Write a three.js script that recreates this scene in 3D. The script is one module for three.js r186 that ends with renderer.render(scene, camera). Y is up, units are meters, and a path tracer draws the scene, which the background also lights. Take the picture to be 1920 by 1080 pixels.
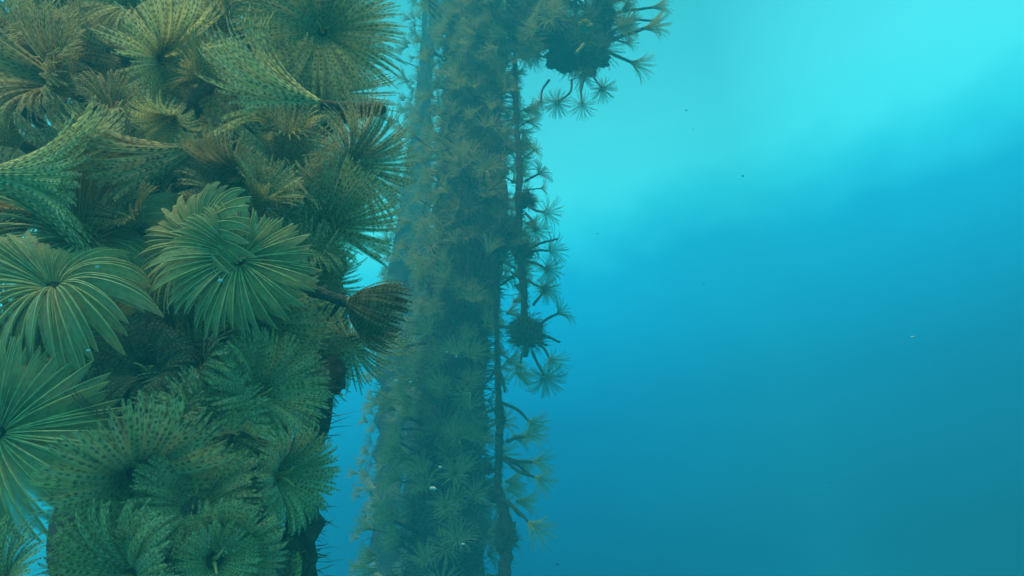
import * as THREE from 'three';
import { mergeGeometries, mergeVertices } from 'three/addons/utils/BufferGeometryUtils.js';
import { ImprovedNoise } from 'three/addons/math/ImprovedNoise.js';

// ------------------------------------------------------------------ camera
const W = 1920, H = 1080, FOV = 44, PITCH = 34.3;
const scene = new THREE.Scene();
const camera = new THREE.PerspectiveCamera(FOV, 16 / 9, 0.02, 200);
camera.rotation.order = 'YXZ';
camera.rotation.x = THREE.MathUtils.degToRad(PITCH);
camera.updateMatrixWorld(true);
const renderer = new THREE.WebGLRenderer({ antialias: true });
renderer.toneMapping = THREE.LinearToneMapping;
renderer.toneMappingExposure = 1.9;
renderer.shadowMap.enabled = true;

// ------------------------------------------------------------------ open water seen all round (brightest towards the sun's glow overhead)
const glow = new THREE.Vector3(-0.276, 0.775, 0.568).normalize();   // main axis of the brightness in the water
{
  const w = 1024, h = 512, data = new Float32Array(w * h * 4), d = new THREE.Vector3();
  const R0 = THREE.MathUtils.degToRad, nz = new ImprovedNoise(), sunAt = new THREE.Vector3(-0.28, 0.82, 0.52).normalize();
  // angle from the glow axis (degrees) -> radiance, linear
  const stops = [
    [0, 0.20, 1.18, 1.12], [40, 0.18, 1.10, 1.10], [62, 0.13, 0.95, 1.04], [75, 0.13, 0.98, 1.14], [82, 0.13, 1.12, 1.25], [86, 0.10, 1.12, 1.25], [88.8, 0.036, 0.86, 1.08],
    [92.5, 0.004, 0.48, 0.82], [98, 0.0, 0.33, 0.64], [104, 0.0, 0.17, 0.41], [116, 0.0, 0.02, 0.15], [150, 0.0, 0.07, 0.15], [180, 0.0, 0.06, 0.12],
  ];
  for (let y = 0; y < h; y++) for (let x = 0; x < w; x++) {
    const el = ((y + 0.5) / h - 0.5) * Math.PI, az = ((x + 0.5) / w - 0.5) * 2 * Math.PI;
    d.set(Math.cos(el) * Math.cos(az), Math.sin(el), Math.cos(el) * Math.sin(az));
    let a = THREE.MathUtils.radToDeg(Math.acos(THREE.MathUtils.clamp(d.dot(glow), -1, 1)));
    a += 1.4 * nz.noise(d.x * 5, d.y * 5, d.z * 5 + 3) + 0.9 * nz.noise(d.x * 14, d.y * 22, d.z * 14) + 0.4 * nz.noise(d.x * 40, d.y * 70, d.z * 40);
    a = Math.max(0, a);
    const dim = THREE.MathUtils.lerp(0.5, 1, THREE.MathUtils.smoothstep(el, R0(4), R0(36)));   // dimmer towards the level, all round
    let k = 0; while (k < stops.length - 2 && a > stops[k + 1][0]) k++;
    const t = THREE.MathUtils.clamp((a - stops[k][0]) / (stops[k + 1][0] - stops[k][0]), 0, 1), o = (y * w + x) * 4;
    for (let c = 0; c < 3; c++) data[o + c] = THREE.MathUtils.lerp(stops[k][c + 1], stops[k + 1][c + 1], t) * (1 - 0.46 * THREE.MathUtils.smoothstep(d.x, 0.05, 0.75)) * dim;
    const near = Math.max(0, d.dot(sunAt)) ** 12;         // the sun's own glow, spread by the water
    data[o] += 0.25 * near; data[o + 1] += 0.5 * near; data[o + 2] += 0.4 * near; data[o + 3] = 1;
  }
  const sky = new THREE.DataTexture(data, w, h, THREE.RGBAFormat, THREE.FloatType);
  sky.mapping = THREE.EquirectangularReflectionMapping;
  sky.magFilter = THREE.LinearFilter; sky.minFilter = THREE.LinearFilter;
  sky.needsUpdate = true;
  scene.background = sky; scene.environment = sky;
}
scene.fog = new THREE.FogExp2(new THREE.Color().setRGB(0.06, 0.76, 0.95), 0.26);   // the water itself: lit haze

// ------------------------------------------------------------------ sun, spread wide by the water
const sun = new THREE.DirectionalLight(new THREE.Color().setRGB(1, 0.95, 0.58), 5);
const toSun = new THREE.Vector3(-0.28, 0.82, 0.52).normalize();
sun.position.copy(toSun.clone().multiplyScalar(8));
sun.castShadow = true; sun.shadow.radius = 56; sun.shadow.mapSize.set(2048, 2048);
Object.assign(sun.shadow.camera, { left: -3, right: 3, top: 3, bottom: -3, near: 0.5, far: 16 });
sun.target.position.set(0, 0.3, -1.2);
sun.position.add(sun.target.position);
scene.add(sun, sun.target);

// ------------------------------------------------------------------ helpers
function rng(seed) { let a = seed >>> 0; return () => { a = (a + 0x6D2B79F5) | 0; let t = Math.imul(a ^ (a >>> 15), 1 | a); t = (t + Math.imul(t ^ (t >>> 7), 61 | t)) ^ t; return ((t ^ (t >>> 14)) >>> 0) / 4294967296; }; }
const V = (x, y, z) => new THREE.Vector3(x, y, z), R = THREE.MathUtils.degToRad, lerp = THREE.MathUtils.lerp, clamp = THREE.MathUtils.clamp;
const noise = new ImprovedNoise();
const F = H / 2 / Math.tan(R(FOV / 2));
const at = (px, py, depth) => V((px - W / 2) / F * depth, (H / 2 - py) / F * depth, -depth).applyMatrix4(camera.matrixWorld);   // a place in the water
const onWall = (px, py, D) => at(px, py, D / (Math.cos(R(PITCH)) - (H / 2 - py) / F * Math.sin(R(PITCH))));             // the same, D metres ahead measured level: things hang plumb
const dirOf = (x, y, z) => V(x, y, z).normalize().transformDirection(camera.matrixWorld);                                       // right, up, towards the viewer
const used = {};
function numbered(name) { used[name] = (used[name] ?? -1) + 1; return used[name] ? name + '_' + String(used[name]).padStart(3, '0') : name; }
function tag(o, label, category, group, kind) { o.userData.label = label; o.userData.category = category; if (group) o.userData.group = group; if (kind) o.userData.kind = kind; return o; }
function thing(name, pos) { const o = new THREE.Group(); o.name = numbered(name); if (pos) o.position.copy(pos); scene.add(o); return o; }
function part(name, geo, mat, parent) { const m = new THREE.Mesh(geo, mat); m.name = name; m.castShadow = m.receiveShadow = true; parent.add(m); return m; }
function geom(pos, uv, idx) {
  const g = new THREE.BufferGeometry();
  g.setAttribute('position', new THREE.Float32BufferAttribute(pos, 3));
  g.setAttribute('uv', new THREE.Float32BufferAttribute(uv, 2));
  g.setIndex(idx); g.computeVertexNormals(); return g;
}
// a bent, uneven tube along points (centre line), radius by share of its length
function tubeGeo(points, radius, sides, segs, seed, rough = 0.12) {
  const curve = new THREE.CatmullRomCurve3(points), fr = curve.computeFrenetFrames(segs, false), len = curve.getLength();
  const pos = [], uv = [], idx = [];
  for (let i = 0; i <= segs; i++) {
    const p = curve.getPointAt(i / segs);
    for (let j = 0; j <= sides; j++) {
      const a = j / sides * Math.PI * 2, r0 = radius(i / segs), c = Math.cos(a), s = Math.sin(a);
      const n = noise.noise(c * 1.3 + seed * 7.1, s * 1.3, i / segs * len / r0 * 0.35) + 0.6 * noise.noise(c * 2.7, s * 2.7 + seed, i / segs * len / r0 * 0.9);
      const r = r0 * (1 + rough * n);
      pos.push(p.x + (fr.normals[i].x * c + fr.binormals[i].x * s) * r, p.y + (fr.normals[i].y * c + fr.binormals[i].y * s) * r, p.z + (fr.normals[i].z * c + fr.binormals[i].z * s) * r);
      uv.push(a * r0, i / segs * len);
    }
  }
  const n = sides + 1;
  for (let i = 0; i < segs; i++) for (let j = 0; j < sides; j++) { const a = i * n + j; idx.push(a, a + n, a + 1, a + 1, a + n, a + n + 1); }
  for (const [row, flip] of [[0, 0], [segs, 1]]) {          // closed ends
    const p = curve.getPointAt(row / segs), c = pos.length / 3; pos.push(p.x, p.y, p.z); uv.push(0, row / segs * len);
    for (let j = 0; j < sides; j++) { const a = row * n + j; flip ? idx.push(a, c, a + 1) : idx.push(a, a + 1, c); }
  }
  return geom(pos, uv, idx);
}
function lumpGeo(r, detail, seed, amp = 0.35, sx = 1, sy = 1, sz = 1) {
  let g = new THREE.IcosahedronGeometry(1, detail); g.deleteAttribute('normal'); g.deleteAttribute('uv'); g = mergeVertices(g, 1e-4);
  const p = g.attributes.position, v = V(), uv = [];
  for (let i = 0; i < p.count; i++) {
    v.fromBufferAttribute(p, i).normalize();
    const k = 1 + amp * (noise.noise(v.x * 1.7 + seed, v.y * 1.7, v.z * 1.7) + 0.6 * noise.noise(v.x * 4, v.y * 4 + seed, v.z * 4) + 0.35 * noise.noise(v.x * 9, v.y * 9, v.z * 9 + seed));
    p.setXYZ(i, v.x * k * r * sx, v.y * k * r * sy, v.z * k * r * sz); uv.push((v.x + v.z * 0.6) * r, (v.y + v.z * 0.3) * r);
  }
  g.setAttribute('uv', new THREE.Float32BufferAttribute(uv, 2)); g.computeVertexNormals(); return g;
}

// ------------------------------------------------------------------ materials
function dataTex(w, h, f, srgb) {
  const d = new Uint8Array(w * h * 4);
  for (let y = 0; y < h; y++) for (let x = 0; x < w; x++) { const c = f(x, y), o = (y * w + x) * 4; d[o] = c[0]; d[o + 1] = c[1]; d[o + 2] = c[2]; d[o + 3] = 255; }
  const t = new THREE.DataTexture(d, w, h); t.magFilter = THREE.LinearFilter; t.minFilter = THREE.LinearFilter; t.wrapS = t.wrapT = THREE.RepeatWrapping;
  if (srgb) t.colorSpace = THREE.SRGBColorSpace; t.needsUpdate = true; return t;
}
const toS = (x) => 255 * (x <= 0.0031308 ? 12.92 * x : 1.055 * Math.pow(x, 1 / 2.4) - 0.055);
// the pigment of one radiole: pale filament with brown bands, fine oblique pinnule lines (u across, v from base to tip)
function pigment(seed, base, spot, strength, bands, reach, ridge = 1.25, rim = false) {
  const r = rng(seed), marks = [];
  for (let i = 0; i < bands; i++) marks.push([(i + 0.75 + (r() - 0.5) * 0.55) / (bands + 0.4), 0.3 + r() * 0.18, reach * (1.35 + r() * 0.9), (r() - 0.5) * 0.08, r() < 0.1 ? 0.2 : 0.7 + r() * 0.3]);
  return dataTex(64, 512, (x, y) => {
    const u = (x + 0.5) / 64, v = (y + 0.5) / 512, au = Math.abs(u - 0.5) * 2;
    const line = Math.sin((v * 150 - au * 9) * Math.PI * 2) * 0.5 + 0.5, pin = au > (rim ? 0.045 : 0.09) ? (0.8 + 0.28 * line) * (rim && au > 0.8 ? 1.5 : 1) : ridge;
    const mott = 1 + 0.22 * noise.noise(u * 5 + seed, v * 14, 0.3);
    let m = 0;
    for (const [c, len, wd, sh, st] of marks) {
      const dv = Math.abs(v - c - au * 0.02 - sh * 0.1) * (bands + 0.4) / len, du = Math.abs(u - 0.5 - sh) * 2 / wd;
      m = Math.max(m, st * clamp(1.6 - dv * 1.6 - Math.max(0, du - 0.6) * 2.2, 0, 1));
    }
    m *= strength * clamp(1 + 0.5 * noise.noise(u * 9, v * 60, seed), 0.3, 1);
    return [0, 1, 2].map((c) => toS(clamp(lerp(base[c] * pin * mott, spot[c], m), 0, 1)));
  }, true);
}
const filmOf = (seed, film, edge) => dataTex(64, 512, (x, y) => {
  const u = (x + 0.5) / 64, v = (y + 0.5) / 512, au = Math.abs(u - 0.5) * 2, line = Math.sin((v * 120 - au * 8) * Math.PI * 2) * 0.5 + 0.5;
  const a = au < 0.1 ? 1 : film * (0.55 + 0.55 * line) * (1 + 0.35 * noise.noise(u * 4, v * 22, seed)) * (1 - THREE.MathUtils.smoothstep(au, 0.45, 1) * edge);
  const c = 255 * clamp(a, 0.02, 1); return [c, c, c];
});
const FILM = { thin: filmOf(2, 0.72, 0.65), thick: filmOf(7, 1.0, 0.45), soft: filmOf(9, 0.42, 0.95) };
const radioleMat = (name, tex, color, film = FILM.thin) => { const m = new THREE.MeshPhysicalMaterial({ map: tex, alphaMap: film, transparent: true, color, roughness: 0.85, transmission: 0.5, thickness: 0, side: THREE.DoubleSide, specularIntensity: 0.3 }); m.name = name; return m; };
const BROWN = [0.06, 0.034, 0.014];
const texSpot = pigment(3, [0.80, 0.66, 0.28], BROWN, 0.95, 15, 0.27), texSpot2 = pigment(8, [0.76, 0.64, 0.28], BROWN, 0.92, 17, 0.25),
  texPale = pigment(21, [0.68, 0.56, 0.27], BROWN, 0.2, 10, 0.14, 1.7, true), texOchre = pigment(33, [0.72, 0.58, 0.28], [0.08, 0.042, 0.016], 0.95, 16, 0.32), texDark = pigment(45, [0.42, 0.31, 0.15], [0.05, 0.03, 0.014], 0.95, 14, 0.55);
const texSpot3 = pigment(61, [0.84, 0.74, 0.38], BROWN, 0.9, 18, 0.24), texSpot4 = pigment(77, [0.74, 0.66, 0.34], [0.10, 0.055, 0.022], 0.9, 13, 0.22), texOchre2 = pigment(91, [0.76, 0.62, 0.32], [0.09, 0.048, 0.02], 0.9, 18, 0.28);
const tint = (r, g, b) => new THREE.Color().setRGB(r, g, b);
const SKIN = {
  spot: [radioleMat('spotted_filament', texSpot, tint(1, 1, 1)), radioleMat('spotted_filament', texSpot2, tint(0.86, 0.9, 0.84)), radioleMat('spotted_filament', texSpot3, tint(0.85, 0.92, 0.95)), radioleMat('spotted_filament', texSpot4, tint(1, 1, 1))],
  white: [radioleMat('whitish_filament', texSpot2, tint(1.15, 1.25, 1.35)), radioleMat('whitish_filament', texSpot3, tint(1.0, 1.12, 1.25))],
  pale: [radioleMat('pale_filament', texPale, tint(1, 1, 1), FILM.thick), radioleMat('pale_filament', texPale, tint(0.85, 0.92, 0.9), FILM.thick), radioleMat('pale_filament', texPale, tint(0.95, 0.95, 0.8), FILM.thick)],
  ochre: [radioleMat('ochre_filament', texOchre, tint(1, 1, 1)), radioleMat('ochre_filament', texOchre2, tint(0.95, 0.95, 0.95)), radioleMat('ochre_filament', texSpot4, tint(1, 0.92, 0.8))],
  dark: [radioleMat('dark_filament', texDark, tint(1, 1, 1)), radioleMat('dark_filament', texDark, tint(0.8, 0.85, 0.8))],
};
SKIN.small = [radioleMat('small_filament', texSpot, tint(0.62, 0.68, 0.58), FILM.soft), radioleMat('small_filament', texPale, tint(0.95, 0.98, 0.85), FILM.soft), radioleMat('small_filament', texOchre, tint(0.66, 0.68, 0.6), FILM.soft)];
const crust = (seed, a, b, sc) => dataTex(256, 256, (x, y) => {
  const t = clamp(0.5 + 0.5 * noise.noise(x / 256 * 8 * sc, y / 256 * 8 * sc, seed) + 0.4 * noise.noise(x / 256 * 24 * sc, y / 256 * 24 * sc, seed + 9) + 0.3 * noise.noise(x / 9, y / 9, seed), 0, 1);
  return [0, 1, 2].map((c) => toS(lerp(a[c], b[c], t)));
}, true);
const crustBump = dataTex(256, 256, (x, y) => { const t = clamp(128 + 90 * noise.noise(x / 11, y / 11, 2) + 60 * noise.noise(x / 4, y / 4, 5), 0, 255); return [t, t, t]; });
function mudMat(name, tex, rep, bump) { const t = tex.clone(); t.repeat.set(rep, rep); t.needsUpdate = true; const b = crustBump.clone(); b.repeat.set(rep, rep); b.needsUpdate = true; const m = new THREE.MeshStandardMaterial({ map: t, bumpMap: b, bumpScale: bump, roughness: 0.95 }); m.name = name; return m; }
const crustTex = crust(1, [0.015, 0.014, 0.010], [0.085, 0.07, 0.038], 1), tubeTex = crust(5, [0.03, 0.024, 0.016], [0.13, 0.10, 0.06], 1.4);
const M = {
  palp: new THREE.MeshStandardMaterial({ color: tint(0.72, 0.42, 0.13), roughness: 0.7 }), float: new THREE.MeshStandardMaterial({ color: tint(0.03, 0.03, 0.03), roughness: 0.8 }),
  crust: mudMat('dark_growth', crustTex, 9, 0.003), tube: mudMat('muddy_tube', tubeTex, 22, 0.0012),
  fuzz: new THREE.MeshPhysicalMaterial({ color: tint(0.17, 0.15, 0.06), roughness: 1, transmission: 0.3, side: THREE.DoubleSide, specularIntensity: 0.1 }),
  mouth: new THREE.MeshStandardMaterial({ color: tint(0.32, 0.17, 0.06), roughness: 0.7 }), darkMouth: new THREE.MeshStandardMaterial({ color: tint(0.04, 0.025, 0.015), roughness: 0.8 }),
  yellow: new THREE.MeshStandardMaterial({ color: tint(0.34, 0.28, 0.05), roughness: 0.8 }),
  cord: new THREE.MeshStandardMaterial({ color: tint(0.48, 0.40, 0.10), roughness: 0.8 }),
  white: new THREE.MeshStandardMaterial({ color: tint(0.75, 0.75, 0.7), roughness: 0.7 }), speck: new THREE.MeshStandardMaterial({ color: tint(0.05, 0.06, 0.05), roughness: 0.9 }),
};
M.palp.name = 'palp_skin'; M.float.name = 'float_plastic'; M.fuzz.name = 'fuzz'; M.mouth.name = 'mouth_skin'; M.darkMouth.name = 'dark_mouth_skin'; M.yellow.name = 'yellow_sponge'; M.cord.name = 'cord_fibre'; M.white.name = 'white_flake'; M.speck.name = 'dark_fleck';

// ------------------------------------------------------------------ fan worms
// one radiole: rachis and two rows of pinnules, in the plane x (outwards) - y (crown axis)
function radioleGeo(o, seed, detail) {
  const r = rng(seed), wave = (o.vary ?? 0), segs = detail ? 20 : 8, L = o.L * (0.93 + r() * 0.14), wv = o.w * (0.85 + r() * 0.3);
  const a0 = R(o.a0 + (r() - 0.5) * 10), a1 = R(o.a1 + (r() - 0.5) * o.messy * 0.6 + wave * o.messy), curl = R(o.curl * (0.8 + r() * 0.4 + wave * 0.5)), side = (r() - 0.5) * 0.25 * (o.messy / 20), p = o.pow ?? 0.8;
  const pts = []; let x = o.r0, y = 0, z = 0;
  const ss = segs * 2;                                   // finer rows, two per segment, for the pinnule teeth
  for (let i = 0; i <= ss; i++) {
    const s = i / ss, th = a0 + (a1 - a0) * Math.pow(s, p) + curl * Math.pow(s, 5), ph = side * s * 2 + (o.swirl ?? 0) * s;
    if (i) { x += Math.sin(th) * L / ss * Math.cos(ph); y += Math.cos(th) * L / ss; z += Math.sin(ph) * L / ss * 0.8; }
    pts.push([x, y, z, Math.sin(th), Math.cos(th), s]);
  }
  const vs = (r() - 0.5) * 0.075, pos = [], uv = [], idx = [], fold = R(o.fold ?? 32), cf = Math.cos(fold), sf = Math.sin(fold);
  const put = (q, out, b, u, along = 0) => { pos.push(q[0] + q[4] * out + q[3] * along, q[1] - q[3] * out + q[4] * along, q[2] + b); uv.push(u, 0.04 + 0.92 * q[5] + vs); return pos.length / 3 - 1; };
  const width = (s) => wv * Math.min(1, 0.25 + s * 4.5) * (1 - Math.pow(Math.max(0, s - 0.45) / 0.55, 1.6) * (o.taper ?? 0.72)) * (o.taper ? Math.sqrt(clamp((1 - s) * 7 + 0.05, 0, 1)) : 1);
  const comb = o.comb ?? 0.4, tooth = comb > 0.9 ? 1.0 : 1.05, ka = 1 + (o.slat ?? 0), kb = 1 - (o.slat ?? 0) * 0.8;
  // pinnule webs: inner strip, then teeth
  for (const sg of [-1, 1]) {
    let prev = null;
    for (let i = 0; i <= ss; i += 2) {
      const q = pts[i], w = width(q[5]), k = o.teeth ? comb : 1;
      const a = put(q, 0, 0, 0.5), b = put(q, -sf * w * k * (sg > 0 ? ka : kb), sg * cf * w * k * (sg > 0 ? ka : kb), 0.5 + sg * 0.5 * k);
      if (prev) { sg > 0 ? idx.push(prev[0], prev[1], a, a, prev[1], b) : idx.push(prev[0], a, prev[1], a, b, prev[1]); }
      prev = [a, b];
    }
    if (o.teeth) for (let i = 0; i < ss; i++) {
      const q = pts[i], n = pts[i + 1], w = width(q[5]) * (sg > 0 ? ka : kb), k = comb * 0.9;
      const a = put(q, -sf * w * k, sg * cf * w * k, 0.5 + sg * 0.5 * k), b = put(n, -sf * w * k, sg * cf * w * k, 0.5 + sg * 0.5 * k);
      const c = put(n, -sf * w * tooth * (0.95 + r() * 0.12), sg * cf * w * tooth * (0.95 + r() * 0.15), 0.5 + sg * 0.49, o.L * 0.03);
      sg > 0 ? idx.push(a, c, b) : idx.push(a, b, c);
    }
  }
  // rachis: a ridge on the outer side
  const hw = o.rachis ?? 0.00055; let pr = null;
  for (let i = 0; i <= ss; i += 2) {
    const q = pts[i], h = hw * (1 - 0.6 * q[5]);
    const row = [put(q, h * 1.2, 0, 0.5), put(q, -h * 0.9, h, 0.52), put(q, -h * 0.9, -h, 0.48)];
    if (pr) for (let j = 0; j < 3; j++) { const k = (j + 1) % 3; idx.push(pr[j], row[j], pr[k], pr[k], row[j], row[k]); }
    pr = row;
  }
  return geom(pos, uv, idx);
}
// places of the radioles round the mouth: two lobes, one of them winding up into a spiral
function crownSpots(n, o, r) {
  const out = [];
  for (let i = 0; i < n; i++) {
    const t = i / n, turns = o.turns ?? 1, az = t * Math.PI * 2 * turns + (r() - 0.5) * 0.1 + 0.05 * noise.noise(t * 23, turns, n);
    if (o.gap && Math.abs(((az / (Math.PI * 2)) % 1) - 0.5) < o.gap / 2) continue;
    out.push({ az, lift: (o.rise ?? 0) * t, k: 0.92 + r() * 0.16 - 0.12 * Math.abs(Math.sin(az)) * (o.oval ?? 0) - (turns > 1 ? 0.35 * t * (turns - 1) : 0), lean: (r() - 0.5) * 0.12 });
  }
  return out;
}
const crownPlane = (dir, roll) => new THREE.Quaternion().setFromUnitVectors(V(0, 1, 0), dir).multiply(new THREE.Quaternion().setFromAxisAngle(V(0, 1, 0), R(roll ?? 0)));
// near worm: every radiole is a piece of its own
function nearWorm(o) {
  const r = rng(o.seed), base = onWall(o.px, o.py, o.d), dir = dirOf(...o.dir), t = thing('fan_worm', base);
  tag(t, o.label, 'fan worm', o.group ?? 'fan worms crowded on the near rope');
  const root = onWall(...o.root), back = base.clone().addScaledVector(dir, -0.05), rel = (p) => p.clone().sub(base);
  const tr = o.tr ?? 0.0048;
  part('tube', tubeGeo([rel(base).addScaledVector(dir, 0.002), rel(base).addScaledVector(dir, -0.02), rel(back), rel(back.clone().lerp(root, 0.5)).add(V((r() - 0.5) * 0.03, (r() - 0.5) * 0.03, 0)), rel(root)], (s) => tr * (0.85 + 0.4 * s), 10, 36, o.seed, 0.2), M.tube, t);
  const c = part('crown', crownBase(o), o.mouth === 'dark' ? M.darkMouth : M.mouth, t);
  c.quaternion.copy(crownPlane(dir, o.roll));
  if (o.mouth !== 'dark') for (const sg of [-1, 1]) {
    const g = tubeGeo([V(sg * 0.001, 0, 0), V(sg * 0.0014, 0.007, 0.0006), V(sg * 0.003, 0.0125, 0.001), V(sg * 0.0055, 0.0155, 0.0006)], (s) => 0.0013 * (1.1 - 0.75 * s), 6, 10, 3, 0.1);
    part('palp', g, M.palp, c);
  }
  const shape = { L: o.L, w: o.w ?? 0.0036, a0: o.a0, a1: o.a1, curl: o.curl ?? 0, messy: o.messy ?? 16, r0: o.r0 ?? 0.006, pow: o.pow, fold: o.fold, rachis: o.rachis, slat: o.slat, taper: o.taper, comb: o.comb, swirl: o.swirl };
  const geos = Array.from({ length: 9 }, (_, i) => radioleGeo({ ...shape, vary: i / 4 - 1 }, o.seed * 31 + i, true)), mats = SKIN[o.skin];
  const q = new THREE.Quaternion();
  for (const s of crownSpots(o.n ?? 64, o, r)) {
    const m = part('radiole', geos[clamp(Math.round(4 + 5.5 * noise.noise(Math.cos(s.az) * 1.6 + o.seed, Math.sin(s.az) * 1.6, s.lift * 60) + (r() - 0.5) * 3), 0, 8)], mats[Math.floor(r() * mats.length)], c);
    m.rotation.set(0, -s.az, 0); m.position.y = s.lift; m.scale.setScalar(s.k);
    m.quaternion.multiply(q.setFromEuler(new THREE.Euler(s.lean, s.lean * 0.7, (r() - 0.5) * 0.14)));
    if (o.top) {                                          // shorter on the side that is up
      const out = V(Math.cos(s.az), 0, Math.sin(s.az)).applyQuaternion(c.quaternion);
      m.scale.multiplyScalar(1 - o.top * Math.max(0, out.y));
    }
    if (o.droop) {                                        // radioles hang a little on the side that is up
      const out = V(Math.cos(s.az), 0, Math.sin(s.az)).applyQuaternion(c.quaternion);
      m.quaternion.multiply(q.setFromAxisAngle(V(0, 0, 1), -o.droop * Math.max(0, out.y)));
    }
  }
  return t;
}
function crownBase(o) {
  const r0 = (o.r0 ?? 0.006), pts = [[0.0004, -0.004], [r0 * 0.7, -0.004], [r0 * 1.08, 0.0005], [r0 * 0.95, 0.0018], [r0 * 0.5, 0.0004], [0.0004, 0.0]].map(([x, y]) => new THREE.Vector2(x, y));
  return new THREE.LatheGeometry(pts, 14);
}

// ------------------------------------------------------------------ the near rope: core, braided cord, fringe
// a rope hanging plumb: rows [px, py, D, radius]
function hang(rows) { return new THREE.CatmullRomCurve3(rows.map(([x, y, d]) => onWall(x, y, d))); }
const radiusAlong = (rows) => (s) => { const t = s * (rows.length - 1), i = Math.min(rows.length - 2, Math.floor(t)); return lerp(rows[i][3], rows[i + 1][3], t - i); };
// soft growth: many thin bent hairs and flakes over a rope, nobody could count them
function fuzzGeo(curve, radius, n, len, seed, facing = 1) {
  const r = rng(seed), pos = [], uv = [], idx = [], p = V(), tn = V(), a = V(), b = V();
  for (let i = 0; i < n; i++) {
    const s = r(), ang = r() * Math.PI * 2;
    curve.getPointAt(s, p); curve.getTangentAt(s, tn);
    a.set(Math.cos(ang), (r() - 0.5) * 0.9, Math.sin(ang)); if (facing && a.z < -0.5) a.z = -a.z; a.normalize();
    b.crossVectors(a, V(r() - 0.5, r() - 0.5, r() - 0.5)).normalize();
    const rad = radius(s) * (0.75 + 0.3 * r()), l = len * (0.3 + r() * r() * 1.2), wd = len * (0.015 + 0.025 * r());
    const bend = V(r() - 0.5, r() - 0.6, r() - 0.5).multiplyScalar(l * 0.9), o = p.clone().addScaledVector(a, rad), k = pos.length / 3;
    const m = o.clone().addScaledVector(a, l * 0.55).addScaledVector(bend, 0.25), e = o.clone().addScaledVector(a, l).addScaledVector(bend, 1);
    for (const [q, w] of [[o, wd], [m, wd * 0.8]]) { pos.push(q.x + b.x * w, q.y + b.y * w, q.z + b.z * w, q.x - b.x * w, q.y - b.y * w, q.z - b.z * w); uv.push(0, 0, 1, 0); }
    pos.push(e.x, e.y, e.z); uv.push(0.5, 1);
    idx.push(k, k + 1, k + 2, k + 2, k + 1, k + 3, k + 2, k + 3, k + 4);
  }
  return geom(pos, uv, idx);
}
function crustedRope(name, rows, label, o) {
  const t = thing(name), curve = hang(rows), rad = radiusAlong(rows);
  tag(t, label, 'rope', o.group);
  const pts = curve.getPoints(rows.length * 4);
  part('rope', tubeGeo(pts, rad, o.sides ?? 28, o.segs ?? 160, o.seed, o.rough ?? 0.4), M.crust, t);
  if (o.fuzz) { const f = part('fringe', fuzzGeo(curve, rad, o.fuzz, o.fuzzLen, o.seed + 5), o.fuzzMat ?? M.fuzz, t); f.userData.kind = 'stuff'; }
  if (o.lumps) {
    const r = rng(o.seed + 9), gs = [];
    for (let i = 0; i < o.lumps; i++) {
      const s = r(), p = curve.getPointAt(s), a = r() * Math.PI * 2, q = rad(s) * (0.35 + 0.5 * r()) * (o.lumpSize ?? 1);
      const g = lumpGeo(q, 4, o.seed + i * 3.3, 0.4, 1, 1.2 + r() * 0.6, 1); g.translate(p.x + Math.cos(a) * rad(s) * 0.75, p.y, p.z + Math.abs(Math.sin(a)) * rad(s) * 0.7); gs.push(g);
    }
    const m = part('growth', mergeGeometries(gs), M.crust, t); m.userData.kind = 'stuff';
  }
  return { t, curve, rad };
}
const nearCore = crustedRope('mussel_rope', [[240, -420, 0.66, 0.09], [260, -100, 0.64, 0.10], [270, 300, 0.62, 0.10], [290, 600, 0.60, 0.09], [310, 850, 0.58, 0.07], [320, 1100, 0.56, 0.065], [315, 1350, 0.55, 0.065]],
  'thick dark overgrown rope hidden behind the nearest crowd of fan worms', { seed: 11, lumps: 26, fuzz: 2500, fuzzLen: 0.03 });
const sideRope = crustedRope('thin_rope', [[470, -300, 0.56, 0.009], [500, 0, 0.55, 0.009], [560, 250, 0.52, 0.0095], [618, 420, 0.49, 0.0095], [621, 520, 0.485, 0.0090], [615, 640, 0.485, 0.0069], [606, 740, 0.445, 0.0054], [594, 800, 0.445, 0.0061], [571, 850, 0.445, 0.0069], [567, 910, 0.445, 0.0058], [571, 990, 0.445, 0.0083], [567, 1060, 0.445, 0.0079], [556, 1200, 0.445, 0.0087], [551, 1330, 0.445, 0.0087]],
  'dark crusted rope with a braided yellow cord along it, right of the near fan worms', { seed: 23, lumps: 60, lumpSize: 1.5, sides: 22, segs: 420, rough: 0.85, fuzz: 3500, fuzzLen: 0.016 });
{ // yellow braided cord along the dark rope
  const rows = [[578, 880], [571, 930], [562, 980], [557, 1030], [552, 1090], [548, 1200], [545, 1330]], curve = new THREE.CatmullRomCurve3(rows.map(([x, y]) => onWall(x + 2, y, 0.436))), N = 260, turns = 54;
  const fr = curve.computeFrenetFrames(N, false);
  for (let k = 0; k < 3; k++) {
    const pts = []; for (let i = 0; i <= N; i++) { const a = i / N * turns * Math.PI * 2 / 3 + k * Math.PI * 2 / 3, p = curve.getPointAt(i / N); pts.push(p.addScaledVector(fr.normals[i], Math.cos(a) * 0.0017).addScaledVector(fr.binormals[i], Math.sin(a) * 0.0017)); }
    part('cord_strand', new THREE.TubeGeometry(new THREE.CatmullRomCurve3(pts), N * 2, 0.0016, 6), M.cord, sideRope.t);
  }
}

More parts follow.
